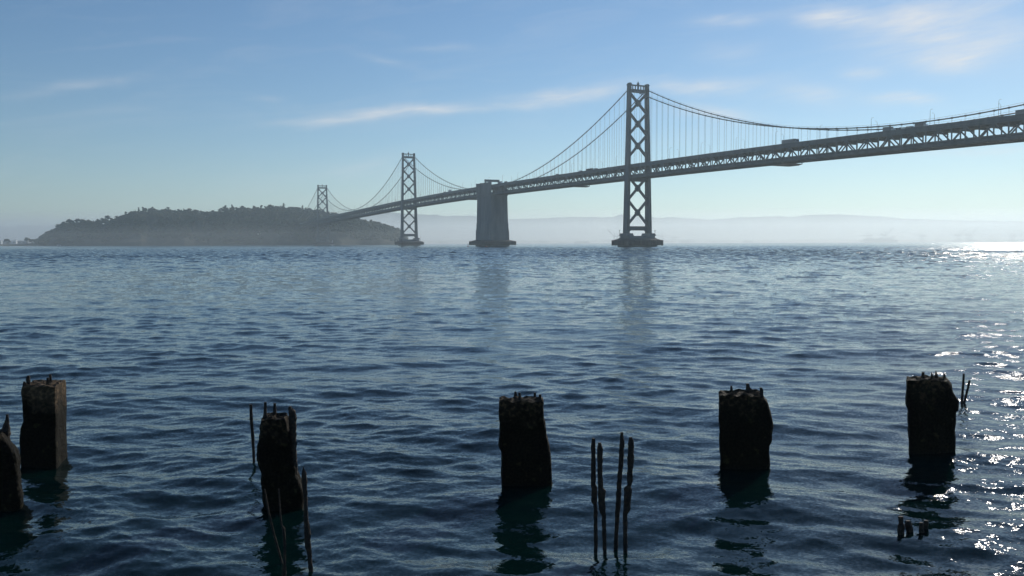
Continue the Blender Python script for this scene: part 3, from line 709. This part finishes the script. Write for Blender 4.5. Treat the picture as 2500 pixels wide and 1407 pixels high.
p = at(812, 597, 2080); r = empty('sailing_boat', (p.x, p.y, 0), R(20)); tag(r, 'small white sailing boat at the foot of the far tower', 'boat')
g = MB(); g.taper((-4, 4, -.7, .7), (-5.2, 5.6, -1.5, 1.5), -.4, 1.1); g.build('hull', WHITE, r)
g = MB(); g.tube([(0.4, 0, 1), (0.4, 0, 13.5)], .12, 6); g.build('mast', GREY, r)
g = MB(); g.add([(.2, -.04, 2), (.2, -.04, 13), (-4.3, .7, 2.2), (.2, .04, 2), (.2, .04, 13), (-4.3, .78, 2.2)], [(0, 1, 2), (5, 4, 3), (0, 3, 4, 1), (1, 4, 5, 2), (2, 5, 3, 0)])
g.build('sail', WHITE, r)
def buoy(x, y_, D, h_, label):
    p = at(x, y_, D); r = empty('buoy', (p.x, p.y, 0)); tag(r, label, 'buoy')
    g = MB(); g.tube([(0, 0, -.5), (0, 0, .9)], h_ * .28, 12); g.build('float', RED, r)
    g = MB()
    for a in (0, 2.1, 4.2): g.beam((math.cos(a) * h_ * .22, math.sin(a) * h_ * .22, .9), (0, 0, h_ * .8), .16, .16)
    g.tube([(0, 0, h_ * .7), (0, 0, h_)], h_ * .08, 8); g.build('cage', DARK, r)
buoy(1142.5, 598, 1050, 4.0, 'small dark buoy on the water left of the concrete anchorage')
buoy(1187, 600, 950, 4.5, 'dark buoy on the water in front of the anchorage fender')
buoy(772, 600, 1500, 3.8, 'tiny dark buoy on the water left of the far tower')

# container cranes across the bay
def crane(x, H_, label, boom_up=False, flip=1, D=5000.):
    H_ *= .78; p = at(x, 590, D); r = empty('container_crane', (p.x, D, 0), R(8)); tag(r, label, 'crane', 'container cranes on the far shore')
    k = H_ / 75.; 
    for a in (-14, 14):
        for b_ in (-11, 11):
            g = MB(); g.beam((a * k, b_ * k, 3), (a * k * .85, b_ * k, 46 * k), 2.6 * k, 2.6 * k); g.build('leg', STEEL, r)
    g = MB()
    for b_ in (-11, 11):
        g.beam((-14 * k, b_ * k, 18 * k), (14 * k, b_ * k, 18 * k), 2 * k, 2.5 * k); g.beam((-13.5 * k, b_ * k, 19 * k), (12 * k, b_ * k, 45 * k), 1.5 * k, 1.5 * k)
    g.box(-12.5 * k, 12.5 * k, -12 * k, 12 * k, 46 * k, 49 * k); g.build('portal_frame', STEEL, r)
    g = MB(); g.beam((-34 * k * flip, 0, 51 * k), (13 * k * flip, 0, 51 * k), 5 * k, 4 * k); g.box(-30 * k * flip if flip > 0 else 18 * k, -18 * k if flip > 0 else 30 * k, -4 * k, 4 * k, 53 * k, 60 * k); g.build('girder', STEEL, r)
    g = MB(); g.beam((4 * k * flip, -6 * k, 49 * k), (8 * k * flip, 0, 75 * k), 2 * k, 2 * k); g.beam((4 * k * flip, 6 * k, 49 * k), (8 * k * flip, 0, 75 * k), 2 * k, 2 * k)
    g.beam((8 * k * flip, 0, 75 * k), (-30 * k * flip, 0, 52 * k), 1 * k, 1 * k); g.build('mast', STEEL, r)
    e = (62 * k * flip, 0, 100 * k) if boom_up else (66 * k * flip, 0, 51.5 * k)
    g = MB(); g.beam((13 * k * flip, 0, 51 * k), e, 4 * k, 3.4 * k); g.beam((8 * k * flip, 0, 75 * k), ((13 + (e[0] / k / flip - 13) * .7) * k * flip, 0, 51 * k + (e[2] - 51 * k) * .7), 1 * k, 1 * k); g.build('boom', STEEL, r)
crane(1503, 66, 'large crane with raised boom just left of the near tower foot', True, -1, 4300.)
crane(1614, 78, 'grey crane first to the right of the near tower', False, 1)
crane(1645, 60, 'smaller low crane a little right of the near tower', False, -1)
crane(2120, 75, 'hazy crane at the left end of the right-hand port cluster', False, -1)
crane(2160, 82, 'hazy crane with tall raised boom in the right-hand port cluster', True, 1)
crane(2250, 70, 'faint low-boom crane halfway between the two raised-boom groups', False, -1)
crane(2340, 76, 'faint crane with raised boom, left of its twin near the right edge', True, 1)
crane(2366, 76, 'faint crane with raised boom, right of its twin near the right edge', True, 1)
crane(2470, 66, 'faintest low crane closest to the right edge', False, -1)
for x0, x1, h_, lb in ((2100, 2190, 26, 'long hazy container ship moored below the port cranes'), (1400, 1440, 14, 'faint ship left of the near tower on the far shore')):
    D = 4800.; a, c2 = at(x0, 590, D), at(x1, 590, D); r = empty('container_ship', ((a.x + c2.x) / 2, D, 0)); tag(r, lb, 'ship'); L2 = (c2.x - a.x) / 2
    g = MB(); g.taper((-L2 * .93, L2 * .95, -14, 14), (-L2, L2, -16, 16), -1, h_ * .5); g.build('hull', DARK, r)
    g = MB()
    for i in range(9): q2 = -L2 * .8 + i * L2 * .17; g.box(q2, q2 + L2 * .15, -14, 14, h_ * .5, h_ * (.75 + .25 * ((i * 7) % 3) / 2))
    g.build('containers', GREY, r); g = MB(); g.box(L2 * .74, L2 * .86, -13, 13, h_ * .5, h_ * 1.35); g.build('bridge_house', WHITE, r)

# ------------------------------------------------------------------ broken concrete piles and corroded rods in the foreground
def pile_material(name='weathered_concrete', dc=((.007, .0055, .004), (.095, .066, .038), (.03, .022, .014)), z0=1.7, z1=2.1):
    mt = bpy.data.materials.new(name); mt.use_nodes = True; t = mt.node_tree; b = t.nodes['Principled BSDF']
    tc = t.nodes.new('ShaderNodeTexCoord'); sp = t.nodes.new('ShaderNodeSeparateXYZ'); t.links.new(tc.outputs['Object'], sp.inputs[0])
    def nz(s, d=6):
        n = t.nodes.new('ShaderNodeTexNoise'); n.inputs['Scale'].default_value = s; n.inputs['Detail'].default_value = d; t.links.new(tc.outputs['Object'], n.inputs['Vector']); return n.outputs[0]
    def ramp(src, p0, p1, c0, c1, mid=None):
        r = t.nodes.new('ShaderNodeValToRGB'); e = r.color_ramp.elements; e[0].position = p0; e[1].position = p1; e[0].color = (*c0, 1); e[1].color = (*c1, 1)
        if mid: q2 = e.new(mid[0]); q2.color = (*mid[1], 1)
        t.links.new(src, r.inputs[0]); return r.outputs[0]
    dry = ramp(nz(11), .32, .64, dc[0], dc[1], (.52, dc[2]))
    wet = ramp(nz(22), .38, .72, (.0025, .0025, .002), (.012, .011, .006))
    hz = t.nodes.new('ShaderNodeMath'); hz.operation = 'MULTIPLY_ADD'; t.links.new(nz(3.0, 4), hz.inputs[0]); hz.inputs[1].default_value = 1.1
    t.links.new(sp.outputs[2], hz.inputs[2])
    rg = t.nodes.new('ShaderNodeMapRange'); rg.inputs[1].default_value = z0; rg.inputs[2].default_value = z1; t.links.new(hz.outputs[0], rg.inputs[0])
    mx = t.nodes.new('ShaderNodeMix'); mx.data_type = 'RGBA'; t.links.new(rg.outputs[0], mx.inputs[0]); t.links.new(wet, mx.inputs[6]); t.links.new(dry, mx.inputs[7])
    # pale barnacles and yellow lichen in patches
    lich = ramp(nz(5, 3), .62, .70, (0, 0, 0), (1, 1, 1)); mx2 = t.nodes.new('ShaderNodeMix'); mx2.data_type = 'RGBA'
    mm = t.nodes.new('ShaderNodeMath'); mm.operation = 'MULTIPLY'; mm.inputs[1].default_value = .45; t.links.new(lich, mm.inputs[0]); t.links.new(mm.outputs[0], mx2.inputs[0])
    t.links.new(mx.outputs[2], mx2.inputs[6]); mx2.inputs[7].default_value = (.05, .045, .018, 1)
    t.links.new(mx2.outputs[2], b.inputs['Base Color']); b.inputs['Roughness'].default_value = .8; b.inputs['Specular IOR Level'].default_value = .1
    p = None
    for s_, d_ in ((70, .010), (16, .03)):
        bp = t.nodes.new('ShaderNodeBump'); bp.inputs['Distance'].default_value = d_; t.links.new(nz(s_), bp.inputs['Height'])
        if p: t.links.new(p, bp.inputs['Normal'])
        p = bp.outputs[0]
    t.links.new(p, b.inputs['Normal']); return mt
PILE = pile_material(); SUNLIT_PILE = pile_material('sunlit_concrete', ((.03, .022, .015), (.16, .11, .066), (.075, .053, .033)), 1.66, 2.0)  # second one: paler brown copy, sunlight on one pile's right face put into its colour
RUST = material('rusted_iron', (.010, .008, .007), (.05, .032, .018), 18, .85, .012, 45, contrast=(.4, .75))

def fbm(p, o=4):
    return sum(noise.noise(p * (2 ** i) + Vector((7.1 * i, 0, 0))) / 2 ** i for i in range(o))
def pile(D, rows_, depth, dvec, label, seed, rough=.02, expo=7.0, tilt=0.0, low=1.0, mat=None):
    """rows_: (pixel y, left, right) of the front face from the top down; the shape gets real depth behind that face"""
    pr = []
    for y_, xl, xr in rows_:
        a, c2 = at(xl, y_, D), at(xr, y_, D); pr.append((a.z, a.x, c2.x))
    pr.append((-1.2, pr[-1][1], pr[-1][2])); pr.sort()
    zs = [p[0] for p in pr]; zb = -1.0; ztop = zs[-1] - (CAM_H - zs[-1]) * depth / D * low
    xm = (pr[-2][1] + pr[-2][2]) / 2; root = empty('concrete_pile', (xm, D + depth / 2, 0)); tag(root, label, 'pile', 'broken concrete piles standing in the bay')
    dv = Vector(dvec).normalized(); n = 72; lv = np.concatenate([np.arange(zb, ztop, .035), [ztop]]); g = MB(); v = []
    def sect(z, shrink, zz):
        xl = np.interp(z, zs, [p[1] for p in pr]); xr = np.interp(z, zs, [p[2] for p in pr]); c = (xl + xr) / 2; hw = (xr - xl) / 2; out = []
        for i in range(n):
            a = 2 * math.pi * i / n; ca, sa = math.cos(a), math.sin(a); k = (abs(ca) ** expo + abs(sa) ** expo) ** (-1 / expo)
            px_, py_ = ca * k * shrink, sa * k * shrink
            P = Vector((c + px_ * hw, D + depth / 2 * dv.y + py_ * depth / 2, zz)) + Vector((dv.x, 0, 0)) * (py_ * .5 + .5) * depth
            q2 = Vector((P.x * 2.6 + seed, P.y * 2.6, zz * 2.6)); nn = fbm(q2, 5) * rough * 1.6 + noise.noise(q2 * 9) * rough * .35
            nrm = Vector((px_, py_ * .9, 0)).normalized(); P += nrm * nn
            out.append(P)
        return out
    for z in lv: v += sect(float(z), 1.0, float(z))
    k0 = len(lv)
    for sh, dz in ((.93, .012), (.82, .0), (.65, -.01), (.45, .0), (.25, .0)):
        for P in sect(float(ztop), sh, float(ztop)):
            P.z += dz + .05 * fbm(Vector((P.x * 6 + seed, P.y * 6, 0)), 3) + tilt * (P.x - xm); v.append(P)
    for i in range(n): v[(k0 - 1) * n + i].z += .03 * fbm(Vector((v[(k0 - 1) * n + i].x * 6 + seed, v[(k0 - 1) * n + i].y * 6, 0)), 3) + tilt * (v[(k0 - 1) * n + i].x - xm)
    R_ = k0 + 5; f = [(i * n + j, i * n + (j + 1) % n, (i + 1) * n + (j + 1) % n, (i + 1) * n + j) for i in range(R_ - 1) for j in range(n)] + [tuple((R_ - 1) * n + j for j in range(n))]
    off = Vector((xm, D + depth / 2, 0)); g.add([p - off for p in v], f); g.build('shaft', mat or PILE, root, False)
    return root, off
def stub_mesh(pts, off, dd, D, seed, n=12, flat=.8):
    """pts: (pixel y, left, right) top down"""
    g = MB(); v = []; P = []
    for i, (y_, xl, xr) in enumerate(pts):
        a, c2 = at(xl, y_, D + dd), at(xr, y_, D + dd); P.append(((a.x + c2.x) / 2, a.z, (c2.x - a.x) / 2))
    P.sort(key=lambda q2: q2[1]); zz = np.array([p[1] for p in P]); L = max(4, int((zz[-1] - zz[0]) / .02))
    for k in range(L + 1):
        z = zz[0] + (zz[-1] - zz[0]) * k / L; cx = np.interp(z, zz, [p[0] for p in P]); r_ = np.interp(z, zz, [p[2] for p in P])
        for j in range(n):
            a = 2 * math.pi * j / n; q2 = Vector((cx * 5 + seed, j * .7, z * 9)); rr_ = r_ * (1 + .26 * noise.noise(q2) + .2 * noise.noise(q2 * 3.1) + .16 * noise.noise(q2 * 7.7))
            v.append(Vector((cx + math.cos(a) * rr_, D + dd + math.sin(a) * rr_ * flat, z)) - off)
    f = [(i * n + j, i * n + (j + 1) % n, (i + 1) * n + (j + 1) % n, (i + 1) * n + j) for i in range(L) for j in range(n)] + [tuple(range(n))[::-1], tuple(L * n + j for j in range(n))]
    g.add(v, f); return g
def crop_rows(ox, oy, k, rows_): return [(oy + a / k, ox + b_ / k, ox + c / k) for a, b_, c in rows_]
def stubs(root, off, D, ox, oy, k, lst, seed):
    for i, (dd, rows_) in enumerate(lst):
        rows_ = rows_ + [(rows_[-1][0] + 22 * k / 2.2, rows_[-1][1], rows_[-1][2])] if rows_[-1][0] - rows_[0][0] < 150 else rows_
        stub_mesh(crop_rows(ox, oy, k, rows_), off, dd, D, seed + i * 3.3).build('rebar', RUST, root)
def rod(D, ox, oy, k, rows_, label, name='rusted_rod', group=None, seed=0):
    pr = crop_rows(ox, oy, k, rows_); pr.append((pr[-1][0] + 140, pr[-1][1], pr[-1][2])); a = at((pr[0][1] + pr[0][2]) / 2, pr[0][0], D)
    off = Vector((a.x, D, 0))
    if name == 'rod_stump': pr = [(y_ - (7 if i == 0 else 4), xl - 1.5, xr + 1.5) for i, (y_, xl, xr) in enumerate(pr)]
    g = stub_mesh(pr, off, 0, D, seed); o = g.build(name, RUST); o.location = off
    tag(o, label, 'rod', group); return o

# far left pile, cut by the frame
D0 = 14.2
r0, of = pile(D0, crop_rows(0, 890, 2.723, [(462, -170, 6), (480, -175, 22), (520, -180, 52), (560, -182, 92), (600, -184, 108), (680, -186, 128), (780, -188, 142), (900, -190, 153), (985, -190, 150)]), .45, (-.55, 1), 'slanting pile with a yellowish broken edge cut off by the left edge', 1.0, .03, 4, 0.0, .3)
stubs(r0, of, D0, 0, 890, 2.723, [(.3, [(332, 40, 54), (365, 36, 58), (400, 22, 62), (440, 6, 64), (490, 0, 66), (560, 20, 62)])], 2)
D1 = 17.2
r1, of = pile(D1, crop_rows(0, 890, 2.723, [(132, 148, 366), (165, 140, 371), (290, 145, 373), (380, 150, 374), (430, 130, 375), (500, 126, 376), (640, 130, 378), (720, 140, 380)]), .9, (-.27, 1), 'intact square pile with a sunlit brown right face, near the left edge', 5.0, .014, 14, 0.0, .35, SUNLIT_PILE)
stubs(r1, of, D1, 0, 890, 2.723, [(.25, [(74, 180, 196), (100, 174, 200), (140, 174, 206)]), (.55, [(66, 326, 340), (110, 328, 346)]), (.15, [(88, 311, 326), (135, 308, 330)]), (.12, [(114, 154, 170), (150, 150, 176)])], 9)
D2 = 14.4
r2, of = pile(D2, crop_rows(570, 960, 3.148, [(158, 236, 384), (185, 222, 396), (250, 212, 418), (350, 200, 432), (450, 190, 440), (550, 178, 470), (600, 190, 490), (640, 208, 492), (700, 214, 515), (760, 222, 535), (890, 225, 538)]), .55, (-.24, 1), 'ragged pile that widens downwards with greenish moss on its top', 9.0, .03, 5)
stubs(r2, of, D2, 570, 960, 3.148, [(.2, [(70, 234, 254), (150, 232, 258), (180, 228, 262)]), (.5, [(78, 306, 326), (160, 303, 330)]),
      (.15, [(102, 426, 442), (118, 420, 455), (140, 420, 478), (200, 424, 484), (360, 430, 484), (480, 436, 486), (600, 440, 492), (700, 455, 512)])], 4)
D3 = 15.7
r3, of = pile(D3, crop_rows(1180, 930, 4.264, [(168, 196, 628), (195, 164, 630), (250, 160, 628), (400, 162, 625), (450, 163, 648), (600, 163, 665), (720, 165, 693), (755, 185, 697), (900, 188, 710), (1085, 190, 720)]), .55, (0, 1), 'tall thick pile right of the middle with four stubs on its top', 14.0, .02, 8)
stubs(r3, of, D3, 1180, 930, 4.264, [(.55, [(112, 324, 344), (135, 320, 350), (175, 312, 356)]), (.08, [(124, 366, 388), (160, 364, 394), (215, 362, 400)]), (.6, [(124, 526, 546), (175, 524, 552)]), (.08, [(142, 577, 604), (195, 574, 606), (215, 574, 630), (330, 590, 627)])], 5)
D4 = 16.7
r4, of = pile(D4, crop_rows(1700, 920, 3.704, [(128, 204, 580), (160, 202, 592), (205, 201, 612), (250, 201, 648), (300, 200, 665), (380, 200, 684), (430, 202, 690), (500, 208, 685), (560, 208, 680), (612, 208, 670), (628, 208, 655), (860, 212, 655)]), .6, (.26, 1), 'pile with a bulging right side and three stubs on its flat top', 21.0, .018, 10)
stubs(r4, of, D4, 1700, 920, 3.704, [(.6, [(83, 308, 324), (135, 302, 332)]), (.4, [(62, 449, 476), (90, 449, 482), (125, 447, 508)]), (.06, [(98, 573, 594), (120, 572, 604), (215, 572, 606)])], 6)
D5 = 17.9
r5, of = pile(D5, crop_rows(2150, 890, 3.907, [(112, 300, 480), (122, 256, 520), (137, 249, 570), (162, 247, 640), (210, 245, 680), (270, 243, 695), (322, 242, 712), (347, 241, 740), (410, 240, 740), (450, 262, 738), (460, 264, 722), (600, 262, 718), (830, 266, 712)]), .6, (.47, 1), 'pile with a sloping shoulder and four small spikes, closest to the right edge', 33.0, .018, 9)
stubs(r5, of, D5, 2150, 890, 3.907, [(.5, [(73, 388, 420), (112, 392, 416)]), (.2, [(75, 484, 490), (95, 480, 496), (130, 474, 500)]), (.4, [(62, 522, 532), (90, 520, 540), (120, 516, 552)]), (.25, [(83, 604, 611), (105, 598, 620), (160, 588, 627)])], 7)

rod(17.2, 570, 960, 3.148, [(88, 122, 143), (200, 126, 150), (350, 137, 160), (480, 145, 166), (530, 148, 168)], 'single slim rod standing left of the mossy pile', seed=1)
rod(11.9, 570, 960, 3.148, [(738, 234, 246), (850, 250, 266), (980, 276, 294), (1120, 312, 330), (1407, 392, 410)], 'thin leaning rod crossing in front of the mossy pile', seed=2)
rod(11.3, 570, 960, 3.148, [(735, 342, 354), (900, 352, 364), (1015, 360, 376), (1040, 372, 396), (1150, 384, 404), (1300, 384, 404), (1407, 372, 408)], 'thin kinked rod rising in front of the middle of the mossy pile', seed=3)
rod(11.5, 570, 960, 3.148, [(565, 535, 540), (590, 531, 546), (615, 524, 562), (700, 526, 566), (850, 542, 570), (960, 540, 574), (1020, 543, 588), (1190, 550, 598), (1215, 566, 600), (1407, 580, 613)], 'thick pointed rod leaning just right of the mossy pile', seed=4)
gk = 'corroded rods between the two middle piles'
rod(12.45, 1400, 1030, 3.73, [(150, 168, 196), (175, 162, 200), (400, 160, 203), (560, 160, 204), (590, 163, 216), (735, 163, 214), (755, 184, 218), (1160, 186, 220)], 'leftmost of the four tall rods, with a stepped lower half', group=gk, seed=5)
rod(12.4, 1400, 1030, 3.73, [(190, 225, 252), (240, 212, 268), (400, 217, 266), (600, 219, 268), (620, 224, 288), (800, 230, 292), (860, 256, 296), (1190, 268, 302)], 'second of the four tall rods, thick with a bulge halfway', group=gk, seed=6)
rod(12.7, 1400, 1030, 3.73, [(97, 428, 450), (130, 425, 454), (190, 420, 466), (350, 412, 456), (540, 398, 440), (720, 386, 433), (900, 378, 417), (1100, 368, 404)], 'tallest of the four rods, leaning right and third from the left', group=gk, seed=7)
rod(12.5, 1400, 1030, 3.73, [(140, 507, 532), (185, 498, 550), (300, 496, 550), (500, 490, 540), (580, 486, 532), (600, 460, 530), (790, 455, 522), (850, 452, 492), (1150, 452, 490)], 'rightmost of the four tall rods, with a wide stepped middle', group=gk, seed=8)
gk = 'rods standing beyond the pile nearest the right edge'
rod(23.9, 2150, 890, 3.907, [(88, 783, 802), (200, 775, 798), (375, 762, 785)], 'upright rod of the pair right of the spiked pile', group=gk, seed=9)
rod(23.9, 2150, 890, 3.907, [(152, 838, 858), (250, 815, 838), (365, 788, 808)], 'slanting rod of the pair right of the spiked pile', group=gk, seed=10)
gk = 'low stumps of rods barely out of the water'
rod(12.95, 1900, 1050, 3.942, [(860, 1163, 1197), (915, 1162, 1198), (940, 1155, 1212), (1010, 1156, 1208), (1075, 1158, 1196)], 'tallest low stump at the left end of the lower right row', 'rod_stump', gk, 11)
rod(13.05, 1900, 1050, 3.942, [(900, 1232, 1264), (930, 1226, 1280), (960, 1236, 1292), (1065, 1254, 1296)], 'hooked low stump in the middle of the lower right row', 'rod_stump', gk, 12)
rod(12.95, 1900, 1050, 3.942, [(918, 1362, 1388), (940, 1357, 1393), (1060, 1368, 1404)], 'left one of the two touching stumps at the end of the row', 'rod_stump', gk, 13)
rod(13.1, 1900, 1050, 3.942, [(898, 1410, 1436), (920, 1403, 1442), (1040, 1380, 1416)], 'right one of the two touching stumps at the end of the row', 'rod_stump', gk, 14)

# ------------------------------------------------------------------ air
def volume_box(name, x0, x1, y0, y1, z0, z1, dens, aniso, color, label):
    g = MB(); g.box(x0, x1, y0, y1, z0, z1); mt = bpy.data.materials.new(name); mt.use_nodes = True; t = mt.node_tree; t.nodes.clear()
    o_ = t.nodes.new('ShaderNodeOutputMaterial'); v = t.nodes.new('ShaderNodeVolumePrincipled'); v.inputs['Density'].default_value = dens
    v.inputs['Anisotropy'].default_value = aniso; v.inputs['Color'].default_value = (*color, 1); t.links.new(v.outputs[0], o_.inputs['Volume'])
    o = g.build(name, mt); tag(o, label, name, None, 'stuff'); return o
volume_box('haze', -20000, 20000, -600, 16000, -5, 285, 1.25e-4, .42, (.74, .91, 1.0), 'thin pale haze filling the air over the bay')
volume_box('mist', -9000, 9000, 1100, 7400, -4.2, 32, 1.0e-4, .4, (.92, .97, 1.0), 'low bright mist lying on the water beyond the bridge')
volume_box('fog_bank', -12000, 14000, 3400, 7200, -4.4, 140, 4.3e-4, .45, (.90, .97, 1.0), 'broad pale fog bank lying before the far hills')
